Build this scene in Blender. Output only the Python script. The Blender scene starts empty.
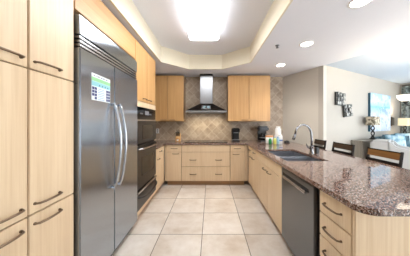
import bpy, bmesh, math, random
from mathutils import Vector, Matrix
random.seed(7)
S = bpy.context.scene
C = S.collection
PI = math.pi

# ------------------------------------------------------------------ camera, world, exposure
cam_d = bpy.data.cameras.new('camera'); cam = bpy.data.objects.new('camera', cam_d); C.objects.link(cam)
cam.location = (0, 0, 1.34); cam.rotation_euler = (PI/2, 0, 0)
cam_d.sensor_width = 36; cam_d.lens = 179/410*36
cam_d.shift_x = -5.5/410; cam_d.shift_y = -5.5/410
cam_d.clip_start = 0.02
S.camera = cam
S.view_settings.view_transform = 'Standard'; S.view_settings.look = 'None'
S.view_settings.gamma = 1; S.view_settings.use_curve_mapping = False
S.view_settings.exposure = 1.42
w = bpy.data.worlds.new('daylight'); S.world = w; w.use_nodes = True
w.node_tree.nodes['Background'].inputs[0].default_value = (0.88, 0.95, 1.0, 1)
w.node_tree.nodes['Background'].inputs[1].default_value = 3.2

def light(name, kind, loc, energy, color=(1, 1, 1), rot=(0, 0, 0), **kw):
    d = bpy.data.lights.new(name, kind); d.energy = energy; d.color = color
    for k, v in kw.items(): setattr(d, k, v)
    o = bpy.data.objects.new(name, d); o.location = loc; o.rotation_euler = rot; C.objects.link(o); return o

# daylight through the glazed opening at the far right of the living area
_a = math.radians(27.6)
_u, _v = Vector((math.cos(_a), math.sin(_a), 0)), Vector((math.sin(_a), -math.cos(_a), 0))
_p = Vector((2.22, 3.52, 1.22))+_u*3.78+_v*2.35
light('window_daylight', 'AREA', tuple(_p), 48, (.90, .96, 1), (math.radians(90), 0, _a+math.radians(90)), shape='RECTANGLE', size=2.3, size_y=2.05)
# ------------------------------------------------------------------ materials
def lin(r, g, b):
    f = lambda c: (c/255/12.92 if c/255 <= .04045 else ((c/255+.055)/1.055)**2.4)
    return (f(r), f(g), f(b), 1)
class NT:
    def __init__(s, name):
        s.m = bpy.data.materials.new(name); s.m.use_nodes = True
        s.t = s.m.node_tree; s.b = s.t.nodes['Principled BSDF']
    def n(s, typ, **kw):
        nd = s.t.nodes.new(typ)
        for k, v in kw.items(): setattr(nd, k, v)
        return nd
    def l(s, a, b): s.t.links.new(a, b)
    def val(s, sock, v):
        if isinstance(v, bpy.types.NodeSocket): s.l(v, sock)
        else: sock.default_value = v
    def math(s, op, a, b=None, c=None):
        nd = s.n('ShaderNodeMath', operation=op); s.val(nd.inputs[0], a)
        if b is not None: s.val(nd.inputs[1], b)
        if c is not None: s.val(nd.inputs[2], c)
        return nd.outputs[0]
    def mix(s, f, a, b):
        nd = s.n('ShaderNodeMix', data_type='RGBA'); s.val(nd.inputs[0], f); s.val(nd.inputs[6], a); s.val(nd.inputs[7], b)
        return nd.outputs[2]
    def coords(s, scale=(1, 1, 1), rot=(0, 0, 0), kind='Object'):
        tc = s.n('ShaderNodeTexCoord'); mp = s.n('ShaderNodeMapping')
        mp.inputs['Scale'].default_value = scale; mp.inputs['Rotation'].default_value = rot
        s.l(tc.outputs[kind], mp.inputs[0]); return mp.outputs[0]
    def noise(s, vec, scale, detail=4, rough=.55):
        nd = s.n('ShaderNodeTexNoise'); s.l(vec, nd.inputs['Vector'])
        nd.inputs['Scale'].default_value = scale; nd.inputs['Detail'].default_value = detail; nd.inputs['Roughness'].default_value = rough
        return nd.outputs['Fac']
    def ramp(s, f, stops):
        nd = s.n('ShaderNodeValToRGB'); cr = nd.color_ramp
        while len(cr.elements) < len(stops): cr.elements.new(0.5)
        for e, (p, c) in zip(cr.elements, stops): e.position = p; e.color = c
        s.val(nd.inputs[0], f); return nd.outputs[0]
    def bump(s, h, strength=.2, dist=.01):
        nd = s.n('ShaderNodeBump'); nd.inputs['Strength'].default_value = strength; nd.inputs['Distance'].default_value = dist
        s.l(h, nd.inputs['Height']); s.l(nd.outputs[0], s.b.inputs['Normal'])
    def set(s, **kw):
        for k, v in kw.items(): s.val(s.b.inputs[k.replace('_', ' ')], v)
        return s.m

def paint(name, col, rough=.6, var=.04, **kw):
    t = NT(name); c = t.coords()
    f = t.noise(c, 9)
    lo = tuple(x*(1-var) for x in col[:3])+(1,); hi = tuple(min(1, x*(1+var)) for x in col[:3])+(1,)
    return t.set(Base_Color=t.mix(f, lo, hi), Roughness=rough, **kw)
def wood(name, light_c, dark_c, axis='Z', rough=.38):
    t = NT(name)
    sc = {'Z': (60, 60, 1.6), 'X': (1.6, 60, 60), 'Y': (60, 1.6, 60)}[axis]
    c = t.coords(sc); f = t.noise(c, 1.0, 5, .6)
    sc2 = {'Z': (7, 7, .5), 'X': (.5, 7, 7), 'Y': (7, .5, 7)}[axis]
    g = t.noise(t.coords(sc2), 1.0, 3)
    h = t.math('ADD', t.math('MULTIPLY', f, .6), t.math('MULTIPLY', g, .4))
    col = t.ramp(h, [(.32, dark_c), (.62, light_c)])
    return t.set(Base_Color=col, Roughness=rough)
def steel(name, col, rough, aniso=.0, metallic=1.0):
    t = NT(name)
    n = t.noise(t.coords((.6, .6, .6)), 1.0, 1)
    t.set(Base_Color=col, Metallic=metallic, Roughness=t.math('ADD', rough-.01, t.math('MULTIPLY', n, .02)))
    if aniso:
        tg = t.n('ShaderNodeTangent', direction_type='RADIAL', axis='Z')
        t.set(Anisotropic=aniso, Tangent=tg.outputs[0])
    return t.m
def emit(name, col, strength):
    t = NT(name)
    return t.set(Base_Color=col, Emission_Color=col, Emission_Strength=strength)
def tiles(name, axes, size, off, rot, cols, grout, gw, rough, blotch=3, bump=.15):
    t = NT(name); tc = t.n('ShaderNodeNewGeometry')
    sp = t.n('ShaderNodeSeparateXYZ'); t.l(tc.outputs['Position'], sp.inputs[0])
    a, b = sp.outputs[axes[0]], sp.outputs[axes[1]]
    if rot:
        k = math.sqrt(.5)
        a, b = t.math('MULTIPLY', t.math('ADD', a, b), k), t.math('MULTIPLY', t.math('SUBTRACT', a, b), k)
    a = t.math('DIVIDE', t.math('SUBTRACT', a, off[0]), size); b = t.math('DIVIDE', t.math('SUBTRACT', b, off[1]), size)
    ia, ib = t.math('FLOOR', a), t.math('FLOOR', b)
    fa = t.math('ABSOLUTE', t.math('SUBTRACT', t.math('SUBTRACT', a, ia), .5)); fb = t.math('ABSOLUTE', t.math('SUBTRACT', t.math('SUBTRACT', b, ib), .5))
    m = t.math('GREATER_THAN', t.math('MAXIMUM', fa, fb), .5-gw/size/2)
    cv = t.n('ShaderNodeCombineXYZ'); t.l(ia, cv.inputs[0]); t.l(ib, cv.inputs[1])
    wn = t.n('ShaderNodeTexWhiteNoise'); t.l(cv.outputs[0], wn.inputs[0])
    ad = t.n('ShaderNodeVectorMath', operation='MULTIPLY_ADD'); t.l(wn.outputs['Color'], ad.inputs[0]); ad.inputs[1].default_value = (9, 9, 9); t.l(tc.outputs['Position'], ad.inputs[2])
    nz = t.noise(ad.outputs[0], blotch, 7, .65)
    f = t.math('ADD', t.math('MULTIPLY', wn.outputs['Value'], .14), t.math('MULTIPLY', nz, .98))
    col = t.ramp(f, [(.32, cols[0]), (.55, cols[1]), (.78, cols[2])])
    t.set(Base_Color=t.mix(m, col, grout), Roughness=t.math('ADD', rough, t.math('MULTIPLY', m, .3)))
    t.bump(t.math('SUBTRACT', 1.0, m), bump, .004)
    return t.m

M = {}
M['maple'] = wood('maple', lin(230, 206, 173), lin(212, 182, 144))
M['maple_h'] = wood('maple_horizontal', lin(230, 206, 173), lin(212, 182, 144), 'Y')
M['maple_body'] = wood('maple_carcass_shaded', lin(156, 122, 84), lin(138, 104, 70))  # darkened so the shade in the gaps between doors shows
M['pewter'] = steel('pewter', lin(128, 108, 90), .35)
M['steel'] = steel('brushed_steel', lin(176, 184, 194), .22, 1.0)
M['steel_plain'] = steel('satin_steel', lin(190, 192, 196), .25)
M['hood_steel'] = steel('hood_steel', lin(140, 141, 144), .32)
M['hood_reflect'] = steel('hood_steel_reflect_dark', lin(70, 66, 64), .3)  # stainless canopy, the dark reflection on its slopes put into the colour
M['maple_warm_lit'] = wood('warm_lit_maple', lin(208, 164, 110), lin(188, 140, 86))  # same maple, with dimmer, warmer light on the high fronts put into its colour
M['maple_warm_lit_h'] = wood('warm_lit_maple_horizontal', lin(208, 164, 110), lin(188, 140, 86), 'Y')  # same light tint, grain turned level
M['chrome'] = steel('chrome', lin(136, 136, 138), .16)
M['black_steel'] = steel('black_stainless', lin(84, 84, 86), .32, .5)
M['dw_steel'] = steel('dark_slate_steel', lin(122, 125, 130), .33, .3)
M['sink_steel'] = steel('sink_steel', lin(158, 162, 170), .32, 0, .85)
M['dark_gap'] = paint('dark_gap', lin(28, 27, 27), .6)
M['black_gloss'] = paint('black_glass', lin(14, 14, 16), .12, Specular_IOR_Level=.3)
M['black_plastic'] = paint('black_plastic', lin(24, 24, 27), .3)
M['grey_plastic'] = paint('grey_plastic', lin(120, 122, 126), .35)
M['white_plastic'] = paint('white_plastic', lin(235, 235, 232), .4)
M['ceiling'] = paint('ceiling_paint', lin(232, 234, 242), .8, .01)
M['ceiling_far'] = paint('far_ceiling_daylit', lin(196, 208, 222), .8, .01)  # bluish daylight on the living ceiling put into its colour
M['cream'] = paint('cream_paint', lin(226, 217, 196), .7, .01)
M['beige'] = paint('beige_wall_paint', lin(212, 206, 195), .7, .015)
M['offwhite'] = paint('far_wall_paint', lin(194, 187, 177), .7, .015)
M['toe'] = wood('toe_wood', lin(186, 146, 106), lin(160, 120, 82), 'X')
M['dark_wood'] = wood('dark_stained_wood', lin(32, 25, 22), lin(18, 14, 13), 'Z', .55)
M['dark_wood'].node_tree.nodes['Principled BSDF'].inputs['Specular IOR Level'].default_value = .2
M['slat_wood'] = wood('walnut_slat', lin(70, 52, 34), lin(42, 31, 22), 'Y', .5)
M['warm_slat'] = wood('warm_brown_slat', lin(132, 90, 42), lin(92, 60, 28), 'Y', .45)
M['floor'] = tiles('floor_tile', (0, 1), .507, (-.0995, 2.145), 0,
                   [lin(200, 184, 166), lin(222, 212, 201), lin(238, 232, 225)], lin(104, 90, 78), .0075, .28)
M['backsplash'] = tiles('backsplash_tile', (0, 2), .158, (.03, .02), 1,
                   [lin(134, 114, 95), lin(164, 144, 123), lin(190, 171, 148)], lin(200, 184, 162), .006, .42, 7)
M['backsplash_side'] = tiles('backsplash_side_tile', (1, 2), .158, (.03, .02), 1,
                   [lin(134, 114, 95), lin(164, 144, 123), lin(190, 171, 148)], lin(200, 184, 162), .006, .42, 7)
# granite
t = NT('granite'); c = t.coords()
v1 = t.n('ShaderNodeTexVoronoi'); t.l(c, v1.inputs['Vector']); v1.inputs['Scale'].default_value = 210
v2 = t.n('ShaderNodeTexVoronoi'); t.l(c, v2.inputs['Vector']); v2.inputs['Scale'].default_value = 150
sp1 = t.n('ShaderNodeSeparateColor'); t.l(v1.outputs['Color'], sp1.inputs[0])
sp2 = t.n('ShaderNodeSeparateColor'); t.l(v2.outputs['Color'], sp2.inputs[0])
base = t.ramp(sp1.outputs[0], [(.0, lin(52, 28, 20)), (.35, lin(100, 68, 56)), (.65, lin(130, 96, 82)), (1, lin(190, 164, 150))])
dk = t.math('LESS_THAN', sp2.outputs[1], .27)
gy = t.math('GREATER_THAN', sp2.outputs[2], .87)
col = t.mix(t.math('MULTIPLY', dk, .75), base, lin(30, 22, 20)); col = t.mix(t.math('MULTIPLY', gy, .6), col, lin(205, 196, 192))
M['granite'] = t.set(Base_Color=col, Roughness=.045, IOR=1.6)
M['diffuser'] = emit('light_diffuser', (.97, .985, 1, 1), 7.0)
M['lamp_side'] = emit('light_side', (.97, .985, 1, 1), 1.0)
M['can_glow'] = emit('recessed_bulb', (1, .95, .86, 1), 9)
M['bowl_glow'] = emit('frosted_bowl', (1, .93, .80, 1), 1.0)
M['shade_glow'] = emit('lit_shade', lin(226, 206, 168), .25)
M['fabric_white'] = paint('white_slipcover', lin(196, 195, 194), .9)
M['grey_cab'] = wood('grey_washed_wood', lin(150, 142, 130), lin(118, 110, 100))
# patterned fabrics
def fabric(name, c1, c2, scale, thr=.5):
    t = NT(name); c = t.coords(); n = t.noise(c, scale, 3)
    return t.set(Base_Color=t.ramp(n, [(thr-.06, c1), (thr+.06, c2)]), Roughness=.9)
M['pillow_blue'] = fabric('pale_blue_fabric', lin(120, 160, 178), lin(196, 216, 224), 7)
M['pillow_teal'] = fabric('slate_teal_fabric', lin(84, 112, 124), lin(136, 164, 174), 7)
M['pillow_dark'] = fabric('dark_teal_fabric', lin(40, 66, 78), lin(72, 104, 118), 7)
M['pillow_sky'] = fabric('sky_fabric', lin(150, 190, 206), lin(214, 228, 232), 5)
M['curtain'] = fabric('patterned_curtain', lin(112, 120, 116), lin(176, 182, 176), 14)
M['shade_fabric'] = fabric('leaf_print_shade', lin(112, 100, 82), lin(206, 194, 172), 17)
M['driftwood'] = paint('dark_twisted_bronze', lin(44, 42, 40), .45)
M['metal_art'] = fabric('pewter_art', lin(58, 58, 55), lin(160, 158, 150), 22)
M['metal_art'].node_tree.nodes['Principled BSDF'].inputs['Metallic'].default_value = .25
M['metal_art'].node_tree.nodes['Principled BSDF'].inputs['Roughness'].default_value = .4
M['paper'] = paint('paper', lin(232, 238, 240), .5)
for k, c in dict(p_green=(150, 205, 150), p_navy=(44, 52, 110), p_blue=(96, 140, 200), p_pale=(186, 214, 236), p_cyan=(150, 208, 214),
                 bottle_green=(30, 130, 70), bottle_yellow=(214, 214, 110), orange=(226, 160, 110), label_blue=(90, 120, 180), soap_blue=(150, 190, 210),
                 block_wood=(196, 150, 96), screen=(150, 180, 190)).items():
    M[k] = paint(k, lin(*c), .4)
t = NT('clear_glass'); M['glass'] = t.set(Base_Color=(1, 1, 1, 1), Roughness=.02, Transmission_Weight=1.0, IOR=1.45)

# ------------------------------------------------------------------ mesh helpers
def merge(bm, tb):
    me = bpy.data.meshes.new('tmp'); tb.to_mesh(me); tb.free(); bm.from_mesh(me); bpy.data.meshes.remove(me)
def bx(bm, x0, x1, y0, y1, z0, z1, bev=0.0, mat=None, seg=2):
    tb = bmesh.new()
    bmesh.ops.create_cube(tb, size=1, matrix=Matrix.Translation(((x0+x1)/2, (y0+y1)/2, (z0+z1)/2)) @ Matrix.Diagonal((abs(x1-x0), abs(y1-y0), abs(z1-z0), 1)))
    if bev: bmesh.ops.bevel(tb, geom=tb.edges[:], offset=bev, segments=seg, affect='EDGES', clamp_overlap=True)
    if mat is not None: tb.transform(mat)
    merge(bm, tb); return bm
def box(*a, **k): return bx(bmesh.new(), *a, **k)
def tube(bm, pts, r, n=10, cap=True):
    pts = [Vector(p) for p in pts]; rs = r if isinstance(r, (list, tuple)) else [r]*len(pts)
    d0 = (pts[1]-pts[0]).normalized(); up = Vector((0, 0, 1)) if abs(d0.z) < .9 else Vector((1, 0, 0))
    u = d0.cross(up).normalized(); rings = []
    for i, p in enumerate(pts):
        if i == 0: d = pts[1]-pts[0]
        elif i == len(pts)-1: d = pts[-1]-pts[-2]
        else: d = (pts[i+1]-p).normalized()+(p-pts[i-1]).normalized()
        d.normalize(); u = (u-d*u.dot(d)).normalized(); v = d.cross(u)
        rings.append([bm.verts.new(p+rs[i]*(math.cos(2*PI*k/n)*u+math.sin(2*PI*k/n)*v)) for k in range(n)])
    for a, b in zip(rings, rings[1:]):
        for k in range(n): bm.faces.new((a[k], a[(k+1) % n], b[(k+1) % n], b[k])).smooth = True
    if cap: bm.faces.new(rings[0][::-1]); bm.faces.new(rings[-1])
    return bm
def lathe(bm, prof, loc=(0, 0, 0), n=24, mat=None):
    tb = bmesh.new(); rings = []
    for r, z in prof:
        rings.append([tb.verts.new((r*math.cos(2*PI*k/n), r*math.sin(2*PI*k/n), z)) for k in range(n)] if r > 1e-5 else [tb.verts.new((0, 0, z))])
    for a, b in zip(rings, rings[1:]):
        for k in range(n):
            k2 = (k+1) % n
            if len(a) == 1 and len(b) == 1: continue
            if len(a) == 1: f = tb.faces.new((a[0], b[k2], b[k]))
            elif len(b) == 1: f = tb.faces.new((a[k], a[k2], b[0]))
            else: f = tb.faces.new((a[k], a[k2], b[k2], b[k]))
            f.smooth = True
    bmesh.ops.recalc_face_normals(tb, faces=tb.faces)
    if mat is not None: tb.transform(mat)
    tb.transform(Matrix.Translation(loc)); merge(bm, tb); return bm
def extrude_poly(pts, z0, z1, holes=()):
    """flat polygon (with holes) extruded between two heights"""
    bm = bmesh.new(); edges = []
    for loop in (pts,)+tuple(holes):
        vs = [bm.verts.new((x, y, z0)) for x, y in loop]
        edges += [bm.edges.new((vs[i], vs[(i+1) % len(vs)])) for i in range(len(vs))]
    bmesh.ops.triangle_fill(bm, use_beauty=True, use_dissolve=False, edges=edges)
    r = bmesh.ops.extrude_face_region(bm, geom=bm.faces[:])
    bmesh.ops.translate(bm, verts=[v for v in r['geom'] if isinstance(v, bmesh.types.BMVert)], vec=(0, 0, z1-z0))
    bmesh.ops.recalc_face_normals(bm, faces=bm.faces)
    return bm
WM = {}
def obj(name, bm, m, parent=None, world=True):
    """one mesh object; geometry given in world space is moved into the parent's frame"""
    if parent is not None and world and parent in WM: bm.transform(WM[parent].inverted())
    me = bpy.data.meshes.new(name); bm.to_mesh(me); bm.free()
    me.materials.append(M[m] if isinstance(m, str) else m)
    o = bpy.data.objects.new(name, me); C.objects.link(o)
    if parent is not None: o.parent = parent; WM[o] = WM.get(parent, Matrix())
    return o
def tag(o, label, cat, group=None, kind=None):
    o['label'] = label; o['category'] = cat
    if group: o['group'] = group
    if kind: o['kind'] = kind
    return o
def thing(name, label, cat, loc, rotz=0, group=None):
    o = bpy.data.objects.new(name, None); C.objects.link(o); o.empty_display_size = .1
    o.location = loc; o.rotation_euler = (0, 0, rotz)
    WM[o] = Matrix.Translation(loc) @ Matrix.Rotation(rotz, 4, 'Z')
    return tag(o, label, cat, group)
def struct(name, bm, m, parent=None):
    o = obj(name, bm, m, parent)
    o['kind'] = 'structure'; return o
def dup(root, loc, rotz, label, group=None):
    r = root.copy(); C.objects.link(r); r.location = loc; r.rotation_euler = (0, 0, rotz); r['label'] = label
    for ch in list(root.children):
        c = ch.copy(); C.objects.link(c); c.parent = r
        for g in ch.children:
            d = g.copy(); C.objects.link(d); d.parent = c
    return r

# ------------------------------------------------------------------ setting
XL, XR, YB = -.965, .79, 3.78          # cabinet face planes: left run, right run, back run
XW, YW = -1.58, 4.40                   # left wall, back wall
ZC, ZT = 2.46, 2.757                   # low ceiling, tray ceiling
CX, CY = 2.22, 3.52                    # corner where angled wall meets far wall
AN = math.radians(27.6)
U = Vector((math.cos(AN), math.sin(AN), 0)); V = Vector((math.sin(AN), -math.cos(AN), 0)); C0 = Vector((CX, CY, 0))
def L(s, d, z=0): p = C0+U*s+V*d; return Vector((p.x, p.y, z))
AW = math.atan2(YW-CY, 1.78-CX)        # direction of angled wall

def wall_seg(p, q, th, z0, z1):
    p = Vector(p); q = Vector(q); d = (q-p).normalized(); nrm = Vector((-d.y, d.x))*th
    return extrude_poly([tuple(p), tuple(q), tuple(q+nrm), tuple(p+nrm)], z0, z1)
struct('floor', box(XW-.1, 10, -2.2, 9.2, -.1, 0), 'floor')
struct('wall_back', box(XW-.1, 1.80, YW+.012, YW+.12, 0, ZC), 'beige')
struct('wall_left', box(XW-.12, XW-.012, -2.2, YW+.12, 0, ZC), 'beige')
struct('wall_backsplash', box(-.012+XW, 1.78, YW, YW+.012, .86, ZC), 'backsplash')
struct('wall_backsplash_left', box(XW-.012, XW, 3.15, YW, .86, ZC), 'backsplash_side')
struct('wall_right', wall_seg((CX, CY), (1.78, YW), -.1, 0, ZC), 'beige')
e = C0+U*3.85
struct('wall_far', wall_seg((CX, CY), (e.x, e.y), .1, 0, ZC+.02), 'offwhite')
# window wall at far right: piers, header and a wide glazed opening
w0 = L(3.82, 0)
def vseg(d0, d1, z0, z1, th=.1, s=3.82): a, b = L(s, d0), L(s, d1); return wall_seg((a.x, a.y), (b.x, b.y), th, z0, z1)
bm = vseg(-.1, .18, 0, ZC+.02); merge(bm, vseg(.18, 3.6, 2.30, ZC+.02)); merge(bm, vseg(3.6, 6.0, 0, ZC+.02))
struct('wall_window_side', bm, 'offwhite')
fr = struct('window_1', vseg(.18, .24, 0, 2.30, .06), 'white_plastic')
for d in (1.3, 2.4, 3.54): obj('frame_bar', vseg(d, d+.06, 0, 2.30, .06), 'white_plastic', fr)
obj('window_pane', vseg(.24, 3.54, .02, 2.29, .012), 'glass', fr)
a, b = L(3.92, 6.05), L(.6, 6.05)
struct('wall_unseen_end', wall_seg((a.x, a.y), (b.x, b.y), .1, 0, ZC+.02), 'offwhite')  # unseen room end, added to cut daylight on the far wall
struct('wall_unseen_near', box(XW-.12, 3.0, -2.3, -2.2, 0, ZC), 'offwhite')  # unseen wall behind the camera, added to hold back daylight for contrast
# low ceiling with tray opening
tray = [(-.91, 3.31), (-.45, 3.75), (.24, 3.75), (.735, 3.33), (.735, 0.1), (.24, -.35), (-.45, -.35), (-.91, .1)]
bd = C0+V*6.2
def grow(pts, d):
    out = []; n = len(pts)
    for i in range(n):
        a, b, c = Vector(pts[i-1]), Vector(pts[i]), Vector(pts[(i+1) % n])
        n1 = Vector((-(b-a).y, (b-a).x)).normalized(); n2 = Vector((-(c-b).y, (c-b).x)).normalized()
        m = (n1+n2).normalized(); out.append(tuple(b+m*d/m.dot(n1)))
    return out
hole_ = grow(tray, .02)
struct('ceiling', extrude_poly([(XW-.1, -2.2), (bd.x, -2.2), (CX+V.x*.0, CY), (1.80, YW+.02), (1.80, YW+.12), (XW-.1, YW+.12)], ZC, ZC+.05, (hole_,)), 'ceiling')
struct('trim_1', extrude_poly(hole_, ZC-.002, ZT, (tray,)), 'cream')
struct('ceiling_tray', extrude_poly(grow(tray, .06), ZT, ZT+.04), 'ceiling')
q = [L(0, 0), L(3.95, 0), L(3.95, 6.2), L(.0, 6.2)]
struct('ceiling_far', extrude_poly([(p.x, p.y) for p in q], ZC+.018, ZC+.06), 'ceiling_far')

# ------------------------------------------------------------------ cabinets
def FR(side):
    """box in a run's own frame: a along the run, z up, d outward from the face plane"""
    def f(a0, a1, z0, z1, d0, d1, bev=0, bm=None):
        bm = bm if bm is not None else bmesh.new()
        if side == 'L': return bx(bm, XL+d0, XL+d1, a0, a1, z0, z1, bev)
        if side == 'R': return bx(bm, XR-d1, XR-d0, a0, a1, z0, z1, bev)
        return bx(bm, a0, a1, YB-d1, YB-d0, z0, z1, bev)
    return f
def P(side, a, z, d):
    if side == 'L': return Vector((XL+d, a, z))
    if side == 'R': return Vector((XR-d, a, z))
    return Vector((a, YB-d, z))
def pull(side, a, z, ln, parent, d0=0, name='handle'):
    """arched bar pull with two round feet"""
    bm = bmesh.new(); h = ln/2
    prof = [(-h, 0), (-h, .012), (-h*.9, .024), (-h*.5, .030), (0, .032), (h*.5, .030), (h*.9, .024), (h, .012), (h, 0)]
    tube(bm, [P(side, a+x, z, d0+d) for x, d in prof], [.006, .0055, .006, .0065, .0065, .0065, .006, .0055, .006], 8)
    for s in (-h, h):
        tube(bm, [P(side, a+s, z, d0), P(side, a+s, z, d0+.006)], .008, 10)
    return obj(name, bm, 'pewter', parent)
def front(side, kind, a0, a1, z0, z1, parent, handles=(), mat='maple', ln=.13, d0=0):
    """a slab door or drawer front with its pulls; handles = (a, z) centres"""
    f = FR(side); g = .0036
    d = obj(kind, f(a0+g, a1-g, z0+g, z1-g, d0-.02, d0, .003), mat, parent)
    for a, z in handles: pull(side, a, z, ln, d, d0)
    return d
def carcass(side, a0, a1, z0, z1, parent, depth=.60, toe=True, body='maple_body', d0=0):
    f = FR(side)
    obj('body', f(a0, a1, (z0 if not toe else .10), z1, d0-depth, d0-.0215), body, parent)
    if toe: obj('toe_kick', f(a0, a1, 0.0, .10, d0-depth, d0-.075), 'toe', parent)
def mid(side, a0, a1): p = P(side, (a0+a1)/2, 0, -.3); return (p.x, p.y, 0)

ZS1, ZS2, ZTOP = .84, 1.627, 2.42
def pantry(a0, a1, ha, label):
    t = thing('pantry_cabinet', label, 'cabinet', mid('L', a0, a1))
    carcass('L', a0, a1, .1, ZTOP, t)
    front('L', 'door', a0, a1, .10, ZS1, t, [(ha, ZS1-.055)], ln=.16)
    front('L', 'door', a0, a1, ZS1, ZS2, t, [(ha, ZS1+.055)], ln=.16)
    front('L', 'door', a0, a1, ZS2, ZTOP, t, [(ha, ZS2+.045)], ln=.16)
pantry(.60, .948, .83, 'tall maple pantry column cut by the left picture edge, its handles to the right')
pantry(.950, 1.268, 1.062, 'tall maple pantry column right beside the steel refrigerator')

# refrigerator
RX0, RX1 = 1.285, 2.293; RS = 1.745; FX = .030     # front stands proud of the cabinet faces
fr = thing('refrigerator', 'large brushed stainless steel side by side refrigerator with top louver grille', 'refrigerator', mid('L', RX0, RX1))
f = FR('L')
obj('body', f(RX0, RX1, .06, 2.12, -.60, -.035), 'dark_gap', fr)
obj('toe_grille', f(RX0+.01, RX1-.01, 0, .075, -.58, -.03), 'dark_gap', fr)
gr = obj('top_panel', f(RX0, RX1, 1.978, 2.118, -.033, FX-.004, .004), 'steel', fr)
for i in range(3):
    z = 1.893+i*.0285
    obj('louver', f(RX0+.004, RX1-.004, z, z+.019, -.02, FX-.008, .004), 'steel_plain', fr)
obj('grille_back', f(RX0, RX1, 1.888, 1.978, -.033, -.022), 'dark_gap', fr)
dl = obj('door', f(RX0, RS-.002, .085, 1.884, -.033, FX, .007), 'steel', fr)
dr = obj('door', f(RS+.002, RX1, .085, 1.884, -.033, FX, .007), 'steel', fr)
for d, a in ((dl, RS-.05), (dr, RS+.05)):
    bm = bmesh.new(); pts = []
    for i in range(17):
        k = i/16; z = .72+k*.80; pts.append(P('L', a, z, FX+.028+.062*math.sin(PI*k)**.8))
    pts = [P('L', a, .735, FX-.001)]+pts+[P('L', a, 1.505, FX-.001)]
    tube(bm, pts, [.012]+[.0125]*17+[.012], 12)
    obj('handle', bm, 'steel_plain', d)
oc = thing('bridge_cabinet', 'wide maple cabinet panel above the refrigerator', 'cabinet', tuple(P('L', 1.79, 2.15, -.3)))
carcass('L', 1.27, 2.30, 2.15, ZTOP, oc, toe=False)
front('L', 'door', 1.27, 2.30, 2.15, ZTOP, oc, mat='maple_warm_lit_h')

# oven tower
T0, T1 = 2.302, 3.14
oc = thing('oven_cabinet', 'tall maple cabinet housing the black wall ovens', 'cabinet', mid('L', T0, T1))
obj('body', f(T0, T1, 1.556, ZTOP, -.6, -.0215), 'maple_body', oc)
obj('side_panel', f(T1-.018, T1, .10, 1.556, -.6, -.0005), 'maple', oc)
obj('side_panel', f(T0, T0+.018, .10, 1.556, -.6, -.0005), 'maple', oc)
obj('toe_kick', f(T0, T1, 0, .10, -.6, -.075), 'toe', oc)
obj('rail', f(T0, T1, 1.556, 1.632, -.021, 0, .002), 'maple', oc)
obj('rail', f(T0+.018, T1-.018, .10, .165, -.6, 0, .002), 'maple', oc)
tm = (T0+T1)/2
front('L', 'door', T0, tm, 1.634, ZTOP, oc, [(tm-.10, 1.68)], mat='maple_warm_lit')
front('L', 'door', tm, T1, 1.634, ZTOP, oc, [(tm+.10, 1.68)], mat='maple_warm_lit')
O0, O1 = T0+.02, T1-.02
ov = thing('wall_oven', 'black stainless double wall oven stack with lower oven door', 'oven', tuple(P('L', tm, .44, -.3)))
obj('body', f(O0, O1, .44, 1.553, -.58, -.02), 'dark_gap', ov)
cp = obj('control_panel', f(O0, O1, 1.385, 1.552, -.018, .006, .003), 'black_gloss', ov)
obj('display', f(tm-.1, tm+.06, 1.45, 1.51, .0065, .0085), 'grey_plastic', cp)
for i in range(6):
    a = O0+.12+(i % 3)*.035+(.36 if i > 2 else 0)
    obj('button', f(a, a+.02, 1.455, 1.475, .0065, .009), 'grey_plastic', cp)
obj('trim_strip', f(O0, O1, 1.362, 1.383, -.018, .016, .004), 'steel_plain', ov)
ud = obj('oven_door', f(O0, O1, 1.055, 1.360, -.018, .016, .004), 'black_steel', ov)
obj('door_window', f(O0+.17, O1-.17, 1.10, 1.30, .0165, .019, .0), 'black_gloss', ud)
ld = obj('oven_door', f(O0, O1, .445, 1.022, -.018, .016, .004), 'black_steel', ov)
obj('door_window', f(O0+.15, O1-.15, .60, .86, .0165, .019, .0), 'black_gloss', ld)
def bar(parent, z, a0, a1, out=.055, r=.011, m='steel_plain', sag=0):
    bm = bmesh.new(); pts = []
    for i in range(13):
        k = i/12; pts.append(P('L', a0+(a1-a0)*k, z-sag*math.sin(PI*k), .016+out*min(1, math.sin(PI*k)*3)))
    tube(bm, pts, r, 10); return obj('handle', bm, m, parent)
bar(ld, .985, O0+.02, O1-.02)
wd = thing('warming_drawer', 'black warming drawer at the bottom of the oven tower', 'drawer', tuple(P('L', tm, .168, -.3)))
obj('body', f(O0, O1, .168, .43, -.58, -.02), 'dark_gap', wd)
df = obj('drawer_front', f(O0, O1, .170, .385, -.018, .016, .004), 'black_steel', wd)
obj('trim_strip', f(O0, O1, .395, .425, -.018, .030, .006), 'steel_plain', wd)
bar(df, .345, O0+.03, O1-.03, .05, .011, 'black_steel', .05)

ZB, ZU = .10, .868                      # base fronts' bottom and top
DW_ = .715                              # line between drawers and doors
def base_pair(side, a0, a1, t, dh, hh, ln=.13, toe=True):
    front(side, 'drawer', a0, a1, DW_, ZU, t, [((a0+a1)/2, (DW_+ZU)/2)], ln=ln)
    front(side, 'door', a0, a1, ZB, DW_, t, [(dh, hh)], ln=ln)
# left base
t = thing('base_cabinet', 'maple base cabinet right after the oven tower, on the left wall', 'cabinet', mid('L', 3.145, 3.74))
carcass('L', 3.145, 3.74, .1, .868, t)
base_pair('L', 3.145, 3.74, t, 3.30, DW_-.05)
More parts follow.
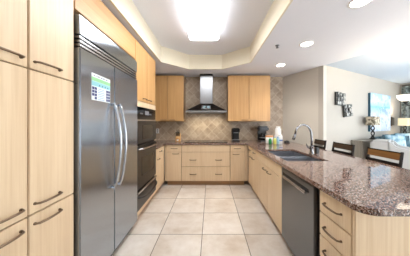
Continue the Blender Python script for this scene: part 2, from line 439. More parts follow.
# back run
t = thing('base_cabinet', 'narrow maple base cabinet under the knife block, left of the cooktop drawers', 'cabinet', mid('B', -.925, -.612))
carcass('B', -.925, -.612, .1, .868, t)
base_pair('B', -.925, -.612, t, -.735, DW_-.035)
obj('filler', FR('B')(XL+.002, -.926, .10, .868, -.03, -.002), 'maple', t)
t = thing('cooktop_cabinet', 'wide maple base cabinet with two deep drawers under the cooktop', 'cabinet', mid('B', -.608, .41))
carcass('B', -.610, .412, .1, .868, t)
front('B', 'front_panel', -.610, .412, DW_, ZU, t)
front('B', 'drawer', -.610, .412, .407, DW_, t, [(-.37, .55), (.17, .55)])
front('B', 'drawer', -.610, .412, ZB, .407, t, [(-.37, .25), (.17, .25)])
t = thing('base_cabinet', 'narrow maple base cabinet right of the cooktop drawers', 'cabinet', mid('B', .416, .72))
carcass('B', .416, .72, .1, .868, t)
base_pair('B', .416, .72, t, .54, DW_-.045)
obj('filler', FR('B')(.721, XR-.002, .10, .868, -.03, -.002), 'maple', t)
# right run
t = thing('base_cabinet', 'maple peninsula cabinet in the right corner with two small drawers over two doors', 'cabinet', mid('R', 3.05, 3.74))
carcass('R', 3.035, 3.745, .1, .868, t)
for a0, a1, h in ((3.035, 3.385, 3.29), (3.385, 3.745, 3.48)): base_pair('R', a0, a1, t, h, DW_-.045)
t = thing('sink_cabinet', 'maple double door cabinet below the sink beside the dishwasher', 'cabinet', mid('R', 1.97, 3.03))
carcass('R', 1.972, 3.031, .1, .66, t)
obj('side_panel', FR('R')(1.972, 1.985, .66, .868, -.60, -.0215), 'maple_body', t)
front('R', 'front_panel', 1.972, 3.031, DW_, ZU, t)
front('R', 'door', 1.972, 2.50, ZB, DW_, t, [(2.40, DW_-.05)])
front('R', 'door', 2.50, 3.031, ZB, DW_, t, [(2.60, DW_-.05)])
f = FR('R')
t = thing('dishwasher', 'dark grey built in dishwasher between sink cabinet and drawers', 'dishwasher', mid('R', 1.31, 1.95))
obj('body', f(1.318, 1.968, .09, .862, -.58, -.02), 'dark_gap', t)
obj('toe_kick', f(1.32, 1.966, 0, .088, -.58, -.06), 'dark_gap', t)
d = obj('door', f(1.345, 1.96, .10, .855, -.018, .012, .005), 'dw_steel', t)
bm = f(1.44, 1.90, .775, .79, .013, .032, .004); f(1.44, 1.90, .762, .777, .026, .034, .003, bm)
obj('handle', bm, 'steel_plain', d)
obj('handle_recess', f(1.42, 1.925, .782, .81, .0125, .014), 'dark_gap', d)
t = thing('drawer_cabinet', 'maple drawer cabinet at the near end of the peninsula', 'cabinet', mid('R', 1.0, 1.30))
carcass('R', 1.0, 1.312, .1, .868, t)
for z0, z1 in ((.702, .868), (.540, .702), (.378, .540), (.10, .378)):
    front('R', 'drawer', 1.0, 1.300, z0, z1, t, [(1.155, max((z0+z1)/2, z1-.09))], ln=.15)
obj('end_panel', box(XR-.001, 1.42, .976, .997, 0, .868, .003), 'maple', t)
struct('wall_peninsula', box(1.40, 1.42, 1.0, 3.95, 0, .868, .002), 'maple')

# counter with sink cut-out
def arc(cx, cy, r, a0, a1, n=8): return [(cx+r*math.cos(math.radians(a0+(a1-a0)*i/n)), cy+r*math.sin(math.radians(a0+(a1-a0)*i/n))) for i in range(n+1)]
CE = XR-.025
pts = [(XW, YW), (XW, 3.143), (XL+.028, 3.143), (XL+.028, YB-.028), (CE, YB-.028)] + arc(CE+.09, .895+.09, .09, 180, 270) + arc(1.84-.09, .895+.09, .09, 270, 360) + [(1.84, 4.26), (1.775, YW)]
hole = [(.865, 2.02), (1.345, 2.02), (1.345, 2.895), (.865, 2.895)]
bm = extrude_poly(pts, .869, .905, (hole,))
be = [e for e in bm.edges if len(e.link_faces) == 2 and e.calc_face_angle(0) > .6 and abs(e.verts[0].co.z-e.verts[1].co.z) < 1e-5]
bmesh.ops.bevel(bm, geom=be, offset=.007, segments=3, affect='EDGES', clamp_overlap=True)
tag(obj('countertop', bm, 'granite'), 'speckled reddish brown granite countertop running round the kitchen to the peninsula', 'countertop')
# sink
sk = thing('sink', 'dark steel double basin sink set in the granite counter', 'sink', (1.1, 2.46, .67))
def basin(y0, y1):
    bm = bmesh.new(); z1, z0, t = .868, .69, .008
    bx(bm, .862, 1.348, y0, y1, z0-t, z0); bx(bm, .862, .862+t, y0, y1, z0, z1); bx(bm, 1.348-t, 1.348, y0, y1, z0, z1)
    bx(bm, .862, 1.348, y0, y0+t, z0, z1); bx(bm, .862, 1.348, y1-t, y1, z0, z1)
    b = obj('basin', bm, 'sink_steel', sk)
    bm = lathe(bmesh.new(), [(0, .004), (.03, .004), (.045, .006), (.05, .001), (.05, 0), (0, 0)], (1.1, (y0+y1)/2, .6905))
    obj('drain', bm, 'chrome', b)
basin(2.018, 2.385); basin(2.405, 2.897)
obj('divider', box(.868, 1.342, 2.387, 2.403, .70, .886, .004), 'steel_plain', sk)
rim = obj('rim', extrude_poly([(.866, 2.021), (1.344, 2.021), (1.344, 2.894), (.866, 2.894)], .8685, .880, ([(.874, 2.029), (1.336, 2.029), (1.336, 2.886), (.874, 2.886)],)), 'steel_plain', sk)
# faucet
fa = thing('faucet', 'chrome gooseneck pull down kitchen faucet standing behind the sink', 'faucet', (1.385, 2.45, .905))
obj('base', lathe(bmesh.new(), [(0, 0), (.032, 0), (.032, .012), (.024, .022), (.022, .10), (.026, .11), (.022, .12), (0, .12)], (1.385, 2.45, .905)), 'chrome', fa)
pts = [(1.385, 2.45, 1.0), (1.385, 2.45, 1.10), (1.38, 2.45, 1.17)]
for i in range(13):
    a = math.radians(8+i*14.2); pts.append((1.27+.107*math.cos(a), 2.45, 1.19+.118*math.sin(a)))
sp = obj('spout', tube(bmesh.new(), pts, .0135, 12), 'chrome', fa)
p = Vector(pts[-1])
obj('spray_head', tube(bmesh.new(), [p, p+Vector((-.012, 0, -.04)), p+Vector((-.028, 0, -.085)), p+Vector((-.03, 0, -.092))], [.0135, .018, .019, .014], 12), 'chrome', fa)
obj('lever', tube(bmesh.new(), [(1.365, 2.45, .985), (1.335, 2.45, .995), (1.315, 2.445, 1.035), (1.305, 2.44, 1.05)], [.011, .011, .007, .006], 10), 'chrome', fa)
bm = box(1.465, 1.505, 2.47, 2.53, .906, .985, .006); bx(bm, 1.469, 1.501, 2.474, 2.526, .982, .992, .004)
tag(obj('sponge_caddy', bm, 'black_plastic'), 'small black upright caddy on the counter right of the faucet', 'caddy')

# cooktop and hood
ck = thing('cooktop', 'flat black glass cooktop set on the counter below the hood', 'cooktop', (-.095, 4.07, .905))
g = obj('glass_top', box(-.56, .37, 3.86, 4.34, .9055, .914, .003), 'black_gloss', ck)
for x, y, r in ((-.38, 4.21, .085), (-.38, 3.98, .07), (.19, 4.21, .07), (.19, 3.98, .085), (-.095, 4.1, .11)):
    obj('burner_ring', lathe(bmesh.new(), [(r, .9142), (r+.004, .9148), (r+.008, .9142)], (x, y, 0), 32), 'grey_plastic', ck)
HX, HY0, HZ0, HZ1 = -.095, 3.90, 1.552, 1.60
hd = thing('range_hood', 'stainless chimney range hood with dark sloped canopy above the cooktop', 'hood', (HX, 4.15, HZ0))
bm = box(HX-.45, HX+.45, HY0, YW-.002, HZ0+.01, HZ1, .003); obj('rim', bm, 'steel_plain', hd)
# curved pyramid canopy
bm = bmesh.new(); rings = []
for i in range(9):
    k = i/8; s = (1-k)**1.05
    hx = .145+(.445-.145)*s; y0 = 4.11-(4.11-HY0-.005)*s; z = HZ1+.001+.175*k
    rings.append([bm.verts.new(c) for c in ((HX-hx, YW-.003, z), (HX-hx, y0, z), (HX+hx, y0, z), (HX+hx, YW-.003, z))])
for a, b in zip(rings, rings[1:]):
    for k in range(4): bm.faces.new((a[k], a[(k+1) % 4], b[(k+1) % 4], b[k]))
bm.faces.new(rings[0]); bm.faces.new(rings[-1][::-1]); bmesh.ops.recalc_face_normals(bm, faces=bm.faces)
can = obj('canopy', bm, 'hood_reflect', hd)
obj('chimney', box(HX-.143, HX+.143, 4.115, YW-.003, HZ1+.172, 2.425, .002), 'hood_steel', hd)
obj('chimney_cap', box(HX-.15, HX+.15, 4.105, YW-.003, 2.42, 2.458, .002), 'black_plastic', hd)
obj('filter', box(HX-.40, HX+.40, HY0+.04, YW-.05, HZ0+.004, HZ0+.012), 'grey_plastic', hd)
mt = Matrix.Translation((HX, 3.972, 1.672)) @ Matrix.Rotation(math.radians(-42), 4, 'X')
cp = obj('control_panel', box(-.105, .105, -.006, .006, -.062, .062, .003, mat=mt), 'steel_plain', hd)
for x0, x1 in ((-.075, -.01), (.01, .075)):
    obj('screen', box(x0, x1, -.009, -.0055, -.03, .035, .001, mat=mt), 'screen', cp)

# wall cabinets on back wall
def upper(x0, x1, xm, label):
    t = thing('wall_cabinet', label, 'cabinet', ((x0+x1)/2, 4.25, 1.365))
    y = 4.075
    obj('body', box(x0, x1, y+.0215, YW-.001, 1.365, 2.415), 'maple_body', t)
    sp = YB-y
    front('B', 'door', x0, xm, 1.365, 2.415, t, [(xm-.10, 1.395)], d0=sp, mat='maple_warm_lit')
    front('B', 'door', xm, x1, 1.365, 2.415, t, [(xm+.10, 1.395)], d0=sp, mat='maple_warm_lit')
upper(-1.33, -.612, -.975, 'two door maple wall cabinet left of the range hood')
upper(.398, 1.364, .878, 'two door maple wall cabinet right of the range hood')

# ------------------------------------------------------------------ ceiling fittings
cl = thing('ceiling_light', 'long rounded fluorescent ceiling light in the tray ceiling', 'light', (-.10, 2.3, ZT))
def rrect(x0, x1, y0, y1, r): return arc(x0+r, y0+r, r, 180, 270, 5)+arc(x1-r, y0+r, r, 270, 360, 5)+arc(x1-r, y1-r, r, 0, 90, 5)+arc(x0+r, y1-r, r, 90, 180, 5)
bm = extrude_poly(rrect(-.33, .13, 1.68, 2.91, .06), ZT-.085, ZT-.068)
be = [e for e in bm.edges if abs(e.verts[0].co.z-ZT+.085) < 1e-4 and abs(e.verts[1].co.z-ZT+.085) < 1e-4 and e.calc_face_angle(0) > .5]
bmesh.ops.bevel(bm, geom=be, offset=.012, segments=3, affect='EDGES', clamp_overlap=True)
obj('diffuser', bm, 'diffuser', cl)
obj('side_frame', extrude_poly(rrect(-.332, .132, 1.678, 2.912, .06), ZT-.069, ZT-.012), 'lamp_side', cl)
obj('mount_plate', box(-.30, .10, 1.71, 2.88, ZT-.013, ZT-.001), 'white_plastic', cl)
def can(y, x, label):
    t = thing('recessed_light', label, 'light', (x, y, ZC), group='recessed ceiling lights')
    obj('trim_ring', lathe(bmesh.new(), [(.075, -.001), (.078, -.006), (.095, -.004), (.098, -.0005), (.075, -.0005)], (x, y, ZC), 32), 'white_plastic', t)
    obj('lens', lathe(bmesh.new(), [(0, -.004), (.074, -.004), (.074, -.001), (0, -.001)], (x, y, ZC), 32), 'can_glow', t)
    light('recessed_lamp', 'SPOT', (x, y, ZC-.02), 14, (1, .93, .84), (0, 0, 0), spot_size=math.radians(120), spot_blend=.6, shadow_soft_size=.07)
can(3.49, 1.37, 'lit recessed ceiling light nearest the back wall cabinets')
can(2.55, 1.37, 'lit recessed ceiling light in the middle of the row over the peninsula')
can(1.66, 1.39, 'lit recessed ceiling light nearest the viewer, at the top picture edge')
bm = lathe(bmesh.new(), [(0, 0), (.03, 0), (.03, -.004), (.012, -.008), (.010, -.03), (.022, -.034), (.022, -.037), (0, -.037)], (.97, 2.6, ZC-.0005), 16)
tag(obj('sprinkler_head', bm, 'grey_plastic'), 'small metal fire sprinkler head on the low ceiling', 'sprinkler')
# hood lamps
for x in (-.3, .11):
    light('hood_lamp', 'SPOT', (x, 4.05, HZ0-.01), 5, (1, .92, .74), (math.radians(10), 0, 0), spot_size=math.radians(165), spot_blend=.9, shadow_soft_size=.03)

# ------------------------------------------------------------------ things on the fridge, walls and counter
po = thing('poster', 'printed information sheet with green header and blue blocks on the refrigerator door', 'poster', tuple(P('L', 1.53, 1.52, FX+.001)))
f = FR('L'); D = FX+.0006
pa = obj('sheet', f(1.405, 1.665, 1.52, 1.735, D, D+.0012), 'paper', po)
obj('green_band', f(1.405, 1.665, 1.675, 1.705, D+.0013, D+.0016), 'p_green', po)
obj('pale_band', f(1.405, 1.665, 1.635, 1.673, D+.0013, D+.0016), 'p_cyan', po)
bm = bmesh.new()
for k in range(9): f(1.43+k*.024, 1.43+k*.024+random.uniform(.009, .02), 1.713, 1.723, D+.0013, D+.0016, 0, bm)
obj('heading_marks', bm, 'p_navy', po)
bm = bmesh.new()
for k in range(4): f(1.50+k*.04, 1.512+k*.04, 1.643, 1.655, D+.0017, D+.0019, 0, bm)
obj('small_marks', bm, 'p_navy', po)
for j in range(4):
    for a in (1.411, 1.443, 1.600, 1.632):
        if j > 0 or a > 1.43: obj('navy_block', f(a, a+.028, 1.528+j*.026, 1.549+j*.026, D+.0013, D+.0016), 'p_navy', po)
bm = bmesh.new()
for j in range(7): f(1.485, 1.485+random.uniform(.08, .105), 1.53+j*.0145, 1.534+j*.0145, D+.0013, D+.0016, 0, bm)
obj('text_lines', bm, 'p_blue', po)

ot = thing('wall_outlet', 'white wall outlet on the tiled backsplash above the left counter', 'outlet', (-1.30, YW, 1.10))
pl = obj('plate', box(-1.337, -1.263, YW-.007, YW-.0005, 1.075, 1.19, .003), 'white_plastic', ot)
for z in (1.108, 1.157): obj('socket', box(-1.317, -1.283, YW-.009, YW-.0065, z-.015, z+.015, .003), 'grey_plastic', pl)

kb = thing('knife_block', 'tan wooden knife block on the counter left of the cooktop', 'knife block', (-.745, 4.12, .905))
mt = Matrix.Translation((-.745, 4.12, .905))
bm = bmesh.new()
vs = [(-.05, -.07, 0), (.05, -.07, 0), (.05, .09, 0), (-.05, .09, 0), (-.05, -.07, .075), (.05, -.07, .075), (.05, .06, .19), (-.05, .06, .19), (.05, .09, .165), (-.05, .09, .165)]
v = [bm.verts.new(c) for c in vs]
for q in ((0, 3, 2, 1), (0, 1, 5, 4), (4, 5, 6, 7), (7, 6, 8, 9), (9, 8, 2, 3), (1, 2, 8, 6, 5), (0, 4, 7, 9, 3)): bm.faces.new([v[i] for i in q])
bmesh.ops.bevel(bm, geom=bm.edges[:], offset=.004, segments=2, affect='EDGES'); bm.transform(mt)
blk = obj('block', bm, 'block_wood', kb)
obj('label_plate', box(-.765, -.725, 4.0475, 4.0495, .925, .96), 'white_plastic', kb)
sl = Vector((0, -.115, .13)).normalized(); ctr = Vector((-.745, 4.115, 1.038))
kn = None
for i, (dx, dy) in enumerate(((-.034, .0), (-.011, .0), (.012, .0), (.035, .0), (-.022, .038), (.022, .038))):
    p0 = Vector((-.745+dx, 4.107+dy, .905+.075+.115*((dy+.057)/.13)))
    ln = (.105, .115, .11, .095, .12, .125)[i]; tl = Vector((dx*.35, -.42, .9)).normalized()
    k = thing('kitchen_knife', 'black handled kitchen knife standing in the tan knife block', 'knife', tuple(p0), group='knives in the block')
    obj('grip', tube(bmesh.new(), [p0+tl*.012, p0+tl*.02, p0+tl*(ln*.6), p0+tl*(ln-.006), p0+tl*ln], [.008, .0095, .0085, .0105, .006], 8), 'black_plastic', k)
    obj('bolster', tube(bmesh.new(), [p0+tl*-.002, p0+tl*.012], .008, 8), 'steel_plain', k)

# black single-cup coffee maker
cm = thing('coffee_maker', 'slim tall black single serve coffee machine beneath the right wall cabinet', 'coffee maker', (.575, 4.12, .905))
bm = box(.485, .665, 4.02, 4.24, .906, .945, .012); bx(bm, .490, .660, 4.13, 4.24, .94, 1.17, .014)
obj('body', bm, 'black_plastic', cm)
hdp = obj('brew_head', box(.487, .663, 4.03, 4.24, 1.10, 1.215, .02, seg=3), 'black_gloss', cm)
obj('trim_band', box(.520, .630, 4.0265, 4.031, 1.10, 1.118, .002), 'grey_plastic', hdp)
obj('drip_tray', box(.50, .65, 4.03, 4.12, .945, .953, .003), 'grey_plastic', cm)
obj('water_tank', box(.490, .52, 4.06, 4.13, .955, 1.10, .006), 'black_gloss', cm)
# black drip coffee maker with carafe
cm = thing('coffee_maker', 'black drip coffee maker with glass carafe at the counter corner', 'coffee maker', (1.20, 4.13, .905))
bm = box(1.10, 1.31, 4.0, 4.24, .906, .935, .012); bx(bm, 1.105, 1.305, 4.17, 4.24, .93, 1.16, .012)
obj('body', bm, 'black_plastic', cm)
obj('brew_head', box(1.095, 1.315, 4.01, 4.24, 1.15, 1.245, .025, seg=3), 'black_plastic', cm)
obj('lid', box(1.115, 1.295, 4.05, 4.23, 1.243, 1.257, .006), 'black_gloss', cm)
obj('control_strip', box(1.12, 1.29, 3.995, 4.002, .912, .93, .002), 'grey_plastic', cm)
ca = obj('carafe', lathe(bmesh.new(), [(0, 0), (.065, 0), (.078, .02), (.080, .06), (.066, .11), (.05, .14), (.052, .155), (.047, .155), (.045, .14), (.06, .108), (.074, .06), (.072, .022), (.06, .006), (0, .006)], (1.205, 4.09, .937), 28), 'black_gloss', cm)
obj('carafe_handle', tube(bmesh.new(), [(1.235, 4.02, 1.07), (1.25, 3.985, 1.06), (1.253, 3.975, 1.01), (1.24, 3.995, .965), (1.23, 4.02, .955)], .009, 8), 'grey_plastic', ca)
obj('carafe_band', lathe(bmesh.new(), [(.0795, .053), (.082, .055), (.082, .066), (.079, .068)], (1.205, 4.09, .937), 28), 'grey_plastic', ca)

# washing-up things in the corner by the sink
def bottle(name, label, cat, x, y, prof, m, parts=()):
    t = thing(name, label, cat, (x, y, .905))
    obj('body', lathe(bmesh.new(), prof, (x, y, .906), 24), m, t)
    for pn, pr, pm in parts: obj(pn, lathe(bmesh.new(), pr, (x, y, .906), 20), pm, t)
    return t
bottle('detergent_jug', 'tall white detergent bottle at the back of the washing up group', 'bottle', 1.45, 3.84,
       [(0, 0), (.072, 0), (.076, .01), (.076, .11), (.072, .15), (.064, .18), (.062, .29), (.052, .31), (0, .315)], 'white_plastic',
       [('cap', [(.0, .312), (.045, .312), (.045, .345), (.04, .35), (0, .35)], 'white_plastic'), ('printed_band', [(.0765, .05), (.0772, .051), (.0772, .085), (.0765, .086)], 'label_blue')])
bottle('wipes_tub', 'white round canister with blue print in front of the tall white bottle', 'canister', 1.425, 3.68,
       [(0, 0), (.052, 0), (.054, .004), (.054, .15), (.05, .16), (0, .162)], 'white_plastic',
       [('lid', [(0, .16), (.046, .16), (.046, .178), (.046, .183), (0, .183)], 'white_plastic'), ('printed_band', [(.0545, .06), (.0552, .061), (.0552, .085), (.0545, .086)], 'label_blue')])
bottle('dish_tub', 'pale tub with an orange lid standing behind the green bottle', 'tub', 1.235, 3.76,
       [(0, 0), (.068, 0), (.072, .01), (.076, .13), (0, .131)], 'white_plastic',
       [('lid', [(0, .13), (.079, .13), (.079, .152), (.074, .158), (0, .16)], 'orange')])
bottle('soap_bottle', 'green dish soap bottle in front of the orange lidded tub', 'bottle', 1.20, 3.60,
       [(0, 0), (.028, 0), (.031, .008), (.031, .08), (.022, .105), (.012, .115), (0, .116)], 'bottle_green',
       [('cap', [(0, .114), (.012, .114), (.012, .135), (0, .137)], 'white_plastic')])
bottle('soap_bottle', 'yellow dish soap bottle beside the green one', 'bottle', 1.295, 3.60,
       [(0, 0), (.027, 0), (.03, .008), (.03, .085), (.022, .11), (.012, .118), (0, .119)], 'bottle_yellow',
       [('cap', [(0, .117), (.012, .117), (.012, .138), (0, .14)], 'soap_blue')])
bottle('soap_bottle', 'pale blue capped bottle right of the yellow bottle', 'bottle', 1.358, 3.61,
       [(0, 0), (.026, 0), (.029, .008), (.029, .10), (.02, .125), (.012, .13), (0, .131)], 'soap_blue',
       [('cap', [(0, .129), (.013, .129), (.013, .15), (0, .152)], 'label_blue')])
bm = lathe(bmesh.new(), [(0, 0), (.055, 0), (.058, .012), (.052, .03), (.03, .048), (.012, .054), (0, .055)], (1.62, 3.80, .906), 20)
tag(obj('scrub_pad', bm, 'black_plastic'), 'small rounded black scrubber on the counter right of the white bottles', 'scrubber')

# ------------------------------------------------------------------ counter stools
def stool(label, loc, slat):
    t = thing('counter_stool', label, 'chair', loc, group='stools along the peninsula')
    # local: back at +X, sitter faces -X, width along Y
    obj('seat', box(-.42, 0.0, -.225, .225, .60, .645, .015, seg=3), 'dark_wood', t, world=False)
    for s in (-1, 1):
        y = s*.215
        obj('rear_leg', tube(bmesh.new(), [(.05, y, 0), (.005, y, .3), (0, y, .62), (.0, y, .80), (.03, y, 1.005)], [.02, .021, .022, .021, .019], 4), 'dark_wood', t, world=False)
        obj('front_leg', tube(bmesh.new(), [(-.40, y, 0), (-.39, y, .61)], [.019, .022], 4), 'dark_wood', t, world=False)
        obj('stretcher', box(-.39, .02, y-.01, y+.01, .26, .29), 'dark_wood', t, world=False)
    obj('stretcher', box(-.405, -.38, -.215, .215, .20, .235), 'dark_wood', t, world=False)
    mt = Matrix.Translation((.018, 0, .95)) @ Matrix.Rotation(math.radians(8), 4, 'Y')
    obj('back_slat', box(-.01, .01, -.205, .205, -.042, .042, .003, mat=mt), slat, t, world=False)
    obj('top_rail', box(-.013, .013, -.215, .215, .036, .05, .003, mat=mt), 'dark_wood', t, world=False)
    obj('lower_rail', box(-.012, .012, -.205, .205, .835, .875, .003), 'dark_wood', t, world=False)
    return t
stool('dark stool with a lighter brown back slat, nearest along the peninsula', (2.13, 2.23, 0), 'warm_slat')
stool('dark wooden stool in the middle of the three along the counter', (2.13, 2.91, 0), 'slat_wood')
stool('dark wooden stool partly behind the faucet, farthest along the counter', (2.13, 3.57, 0), 'slat_wood')

# ------------------------------------------------------------------ living area along the far wall
RL = AN
def Lm(s, d, z): return Matrix.Translation(L(s, d, z)) @ Matrix.Rotation(AN, 4, 'Z')   # x along wall, -y out into room
# wall sculptures
def sculpture(s, z, w_, h_, label, seed, tilt):
    rnd = random.Random(seed)
    t = thing('wall_sculpture', label, 'wall art', tuple(L(s, .004, z)), AN, group='metal wall sculptures')
    mt = Matrix.Rotation(tilt, 4, 'Y')
    bm = bmesh.new()
    for x in (-w_/2, -w_/6, w_/6, w_/2-.02): bx(bm, x, x+.02, -.03, -.004, -h_/2, h_/2, .002, mt)
    for zz in (-h_/2, -h_/6, h_/6, h_/2-.02): bx(bm, -w_/2, w_/2, -.028, -.006, zz, zz+.02, .002, mt)
    obj('frame', bm, 'driftwood', t, world=False)
    for i in range(3):
        for j in range(3):
            if rnd.random() < .12: continue
            x0 = -w_/2+.012+i*w_/3+rnd.uniform(-.01, .01); z0 = -h_/2+.014+j*h_/3+rnd.uniform(-.01, .01)
            y = -.034-rnd.random()*.03
            obj('metal_plate', box(x0, x0+w_/3-.02, y-.008, y, z0, z0+h_/3-.022, .003, mat=mt), 'metal_art', t, world=False)
sculpture(.52, 1.83, .29, .27, 'square pewter metal wall sculpture, the upper left of the pair', 3, .05)
sculpture(.83, 1.60, .30, .27, 'square pewter metal wall sculpture, the lower right of the pair', 5, -.10)
# painting
t = NT('coastal_canvas'); c = t.coords()
sp = t.n('ShaderNodeSeparateXYZ'); t.l(c, sp.inputs[0])
nz = t.noise(c, 4.5, 6, .62)
hgt = t.math('ADD', t.math('DIVIDE', sp.outputs[2], .93), t.math('MULTIPLY', t.math('SUBTRACT', nz, .5), .10))
sky = t.ramp(hgt, [(.0, lin(196, 208, 222)), (.42, lin(218, 226, 234)), (.58, lin(170, 206, 224)), (.66, lin(134, 196, 222)), (.70, lin(170, 216, 234)), (.80, lin(206, 228, 240)), (1, lin(170, 208, 234))])
cl_ = t.noise(c, 7, 6, .7)
diag = t.math('ADD', t.math('MULTIPLY', sp.outputs[0], -.55), sp.outputs[2])
lowl = t.math('MULTIPLY', t.math('LESS_THAN', diag, .62), t.math('GREATER_THAN', cl_, .53))
col = t.mix(t.math('MULTIPLY', lowl, .5), sky, lin(124, 154, 194))
wh = t.math('GREATER_THAN', t.noise(c, 3.2, 5, .7), .56)
col = t.mix(t.math('MULTIPLY', wh, .6), col, lin(232, 236, 240))
M['canvas'] = t.set(Base_Color=col, Roughness=.6)
M['canvas_edge'] = paint('canvas_edge', lin(52, 92, 112), .7)
pt = thing('painting', 'large blue and white coastal canvas painting on the far wall', 'painting', tuple(L(1.83, .002, 1.12)), AN)
obj('canvas', box(0, 1.14, -.052, -.048, 0, .94), 'canvas', pt, world=False)
obj('stretcher_frame', box(0, 1.14, -.0478, 0, 0, .94), 'canvas_edge', pt, world=False)
# sconce
sc = thing('wall_sconce', 'small dark upright wall sconce right of the painting', 'sconce', tuple(L(3.17, .002, 1.24)), AN)
obj('back_plate', box(-.028, .028, -.02, 0, 0, .26, .004), 'pewter', sc, world=False)
obj('shade', box(-.032, .032, -.07, -.02, .02, .24, .01), 'grey_cab', sc, world=False)
light('sconce_lamp', 'SPOT', tuple(L(3.17, .09, 1.50)), 6, (1, .86, .66), (math.radians(180), 0, 0), spot_size=math.radians(100), spot_blend=.8, shadow_soft_size=.04)
# end tables, lamps
def end_table(s, d, w_, dep, h, label):
    t = thing('end_table', label, 'table', tuple(L(s, d, 0)), AN)
    a, b = w_/2, dep/2
    obj('top', box(-a, a, -b, b, h-.03, h, .004), 'grey_cab', t, world=False)
    obj('body', box(-a+.02, a-.02, -b+.015, b-.01, .25, h-.03, .004), 'grey_cab', t, world=False)
    for k in range(2):
        z0 = .27+k*(h-.31)/2; z1 = z0+(h-.33)/2
        dr = obj('drawer', box(-a+.04, a-.04, -b+.003, -b+.0155, z0, z1, .003), 'grey_cab', t, world=False)
        obj('knob', lathe(bmesh.new(), [(0, 0), (.008, 0), (.008, .012), (.015, .02), (0, .026)], (0, -b+.003, (z0+z1)/2), 12, Matrix.Rotation(PI/2, 4, 'X')), 'pewter', dr, world=False)
    for x in (-a+.05, a-.05):
        for y in (-b+.045, b-.045): obj('leg', tube(bmesh.new(), [(x, y, 0), (x, y, .25)], [.018, .026], 8), 'grey_cab', t, world=False)
end_table(1.38, .13, .78, .22, .95, 'grey wooden side table by the wall behind the white armchair')
end_table(3.24, .25, .42, .40, .93, 'grey table at the far end of the teal sofa, below the lit lamp')
def lamp(s, d, label, shade, glow, half, zb=.931):
    t = thing('table_lamp', label, 'lamp', tuple(L(s, d, zb)), AN, group='table lamps beside the sofa')
    obj('base', lathe(bmesh.new(), [(0, 0), (.058, 0), (.062, .012), (.05, .025), (.02, .035), (0, .036)], (0, 0, 0), 20), 'driftwood', t, world=False)
    for ph in (0, PI):
        pts = [(.028*math.sin(k*.55+ph), .028*math.cos(k*.55+ph), .03+k*.021) for k in range(15)]
        obj('twisted_stem', tube(bmesh.new(), pts, [.014+.004*math.sin(k) for k in range(15)], 8), 'driftwood', t, world=False)
    a = half; b = half*.62; z0, z1 = .325, .525
    bm = bmesh.new()
    ring = lambda kx, z: [bm.verts.new((x*kx, y*kx, z)) for x, y in rrect(-a, a, -b, b, .03)]
    r0, r1, r2, r3 = ring(1, z0), ring(.96, z1), ring(.945, z1), ring(.985, z0)
    for p, q in ((r0, r1), (r1, r2), (r2, r3), (r3, r0)):
        for k in range(len(p)): bm.faces.new((p[k], p[(k+1) % len(p)], q[(k+1) % len(q)], q[k]))
    bmesh.ops.recalc_face_normals(bm, faces=bm.faces)
    obj('lamp_shade', bm, shade, t, world=False)
    obj('bulb', lathe(bmesh.new(), [(0, .34), (.015, .345), (.018, .37), (.03, .40), (.024, .43), (0, .44)], (0, 0, 0), 14), 'bowl_glow', t, world=False)
    if glow: light('table_lamp_bulb', 'POINT', tuple(L(s, d, zb+.41)), glow, (1, .84, .62), shadow_soft_size=.04)
lamp(1.66, .155, 'table lamp with leaf print shade overlapping the left edge of the painting', 'shade_fabric', 0, .145, .951)
lamp(3.22, .26, 'lit table lamp with pale shade by the curtain at the picture edge', 'shade_glow', 3, .165)
# white armchair, its side to the kitchen, and the teal sofa along the wall
ac = thing('armchair', 'white slipcovered armchair standing side on behind the nearest stool', 'armchair', (3.785, 3.49, 0), AN+math.radians(12))
A0, A1 = -.38, .22
obj('backrest', box(A0, A1, .15, .46, .10, .985, .045, seg=4), 'fabric_white', ac, world=False)
def side(x0, x1, prof, bev):
    bm = bmesh.new()
    va = [bm.verts.new((x0, y, z)) for y, z in prof]; vb = [bm.verts.new((x1, y, z)) for y, z in prof]
    bm.faces.new(va); bm.faces.new(vb[::-1])
    for k in range(len(prof)): bm.faces.new((va[k], va[(k+1) % len(prof)], vb[(k+1) % len(prof)], vb[k]))
    bmesh.ops.recalc_face_normals(bm, faces=bm.faces)
    bmesh.ops.bevel(bm, geom=bm.edges[:], offset=bev, segments=2, affect='EDGES', clamp_overlap=True)
    return bm
for x0, x1 in ((A0, A0+.14), (A1-.14, A1)):
    obj('armrest', side(x0, x1, [(.20, .10), (-.44, .10), (-.44, .77), (-.40, .81), (-.17, .83), (.08, .875), (.155, .97), (.20, .98)], .02), 'fabric_white', ac, world=False)
obj('base', box(A0+.13, A1-.13, -.42, .18, .10, .44, .02), 'fabric_white', ac, world=False)
obj('seat_cushion', box(A0+.145, A1-.145, -.44, .145, .445, .60, .045, seg=4), 'fabric_white', ac, world=False)
for x in (A0+.07, A1-.07):
    for y in (-.38, .40): obj('foot', tube(bmesh.new(), [(x, y, 0), (x, y, .11)], [.02, .028], 8), 'dark_wood', ac, world=False)
sf = thing('sofa', 'slate teal sofa with pillows against the far wall below the painting', 'sofa', tuple(L(2.4, .45, 0)), AN)
S0, S1 = 1.83-2.4, 3.0-2.4
obj('backrest', box(S0, S1, .30, .43, .10, .99, .05, seg=4), 'pillow_teal', sf, world=False)
for x0, x1 in ((S0, S0+.10), (S1-.10, S1)):
    obj('armrest', box(x0, x1, -.42, .30, .10, .60, .03, seg=4), 'pillow_teal', sf, world=False)
obj('base', box(S0+.09, S1-.09, -.41, .30, .10, .46, .02), 'pillow_teal', sf, world=False)
obj('seat_cushion', box(S0+.105, S1-.105, -.42, .295, .465, .64, .045, seg=4), 'pillow_teal', sf, world=False)
for k in (0, 1):
    x0 = S0+.11+k*.49
    obj('back_cushion', box(x0, x0+.465, .19, .295, .645, 1.05, .06, seg=4), 'pillow_teal', sf, world=False)
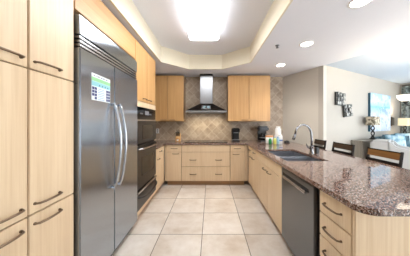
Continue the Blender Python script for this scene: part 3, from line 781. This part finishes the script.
for x in (S0+.07, S1-.07):
    for y in (-.36, .36): obj('foot', tube(bmesh.new(), [(x, y, 0), (x, y, .11)], [.02, .028], 8), 'dark_wood', sf, world=False)
def pillow(label, s, d, z, m, size, rz, tilt):
    bm = bmesh.new(); n = 12; w_ = size/2
    top = [[None]*(n+1) for _ in range(n+1)]; bot = [[None]*(n+1) for _ in range(n+1)]
    for i in range(n+1):
        for j in range(n+1):
            a, b = -1+2*i/n, -1+2*j/n
            h = .055*((1-a*a)*(1-b*b))**.42; k = 1-.08*(1-max(abs(a), abs(b)))-.05*(1-abs(a*b))
            top[i][j] = bm.verts.new((a*w_*k, -h, b*w_*k))
            bot[i][j] = top[i][j] if i in (0, n) or j in (0, n) else bm.verts.new((a*w_*k, h, b*w_*k))
    for i in range(n):
        for j in range(n):
            bm.faces.new((top[i][j], top[i+1][j], top[i+1][j+1], top[i][j+1])).smooth = True
            bm.faces.new((bot[i][j], bot[i][j+1], bot[i+1][j+1], bot[i+1][j])).smooth = True
    bmesh.ops.recalc_face_normals(bm, faces=bm.faces)
    bm.transform(Matrix.Rotation(tilt, 4, 'X'))
    o = tag(obj('throw_pillow', bm, m), label, 'pillow', 'throw pillows on the sofa')
    o.location = L(s, d, z); o.rotation_euler = (0, 0, AN+rz)
pillow('pale blue throw pillow at the near end of the teal sofa', 2.02, .44, .86, 'pillow_blue', .42, -.62, -.2)
pillow('dark teal throw pillow wedged between two pale pillows', 2.26, .46, .845, 'pillow_dark', .38, -.62, -.2)
pillow('large sky blue throw pillow toward the far end of the sofa', 2.50, .48, .87, 'pillow_sky', .44, -.62, -.2)
# curtain
bm = bmesh.new(); pr = []
N = 90
for i in range(N+1):
    d = .05+i/N*1.65
    pr.append(L(3.74+.03*math.sin(i*.95), d))
th = .006
rows = [[bm.verts.new((p.x-U.x*k*th, p.y-U.y*k*th, z)) for p in pr] for k, z in ((0, .03), (0, 2.38), (1, 2.38), (1, .03))]
for a, b in zip(rows, rows[1:]+rows[:1]):
    for i in range(N): bm.faces.new((a[i], a[i+1], b[i+1], b[i])).smooth = True
bmesh.ops.recalc_face_normals(bm, faces=bm.faces)
cu = thing('curtain', 'grey green patterned curtain hanging at the far right window', 'curtain', tuple(L(3.74, .87, .03)))
obj('drape', bm, 'curtain', cu)
a, b = L(3.74, .06, 2.40), L(3.74, 2.6, 2.40)
obj('rod', tube(bmesh.new(), [a, b], .014, 10), 'pewter', cu)
# chandelier over the dining corner
ch = thing('chandelier', 'chandelier arm with a frosted glass bowl at the right picture edge', 'chandelier', (3.17, 2.6, 1.70))
zc = ZC+.017
obj('stem', tube(bmesh.new(), [(3.17, 2.6, 1.60), (3.17, 2.6, 1.63), (3.17, 2.6, zc-.03), (3.17, 2.6, zc)], [.02, .012, .012, .06], 12), 'driftwood', ch)
for a in (PI, PI/3, -PI/3):
    dx, dy = math.cos(a), math.sin(a); R_ = .335
    q = lambda r, z: (3.17+dx*r, 2.6+dy*r, z)
    ar = obj('arm', tube(bmesh.new(), [q(.01, 1.66), q(.12, 1.58), q(.24, 1.575), q(.31, 1.59), q(R_, 1.615)], .009, 8), 'driftwood', ch)
    obj('cup', lathe(bmesh.new(), [(0, 0), (.012, 0), (.02, .012), (.036, .028), (.04, .038), (0, .04)], q(R_, 1.612), 18), 'driftwood', ar)
    obj('glass_bowl', lathe(bmesh.new(), [(0, 0), (.04, .002), (.066, .018), (.088, .05), (.095, .088), (.091, .088), (.084, .052), (.063, .023), (.038, .008), (0, .006)], q(R_, 1.650), 28), 'bowl_glow', ar)
    light('chandelier_lamp', 'POINT', q(R_, 1.72), 3, (1, .88, .7), shadow_soft_size=.03)
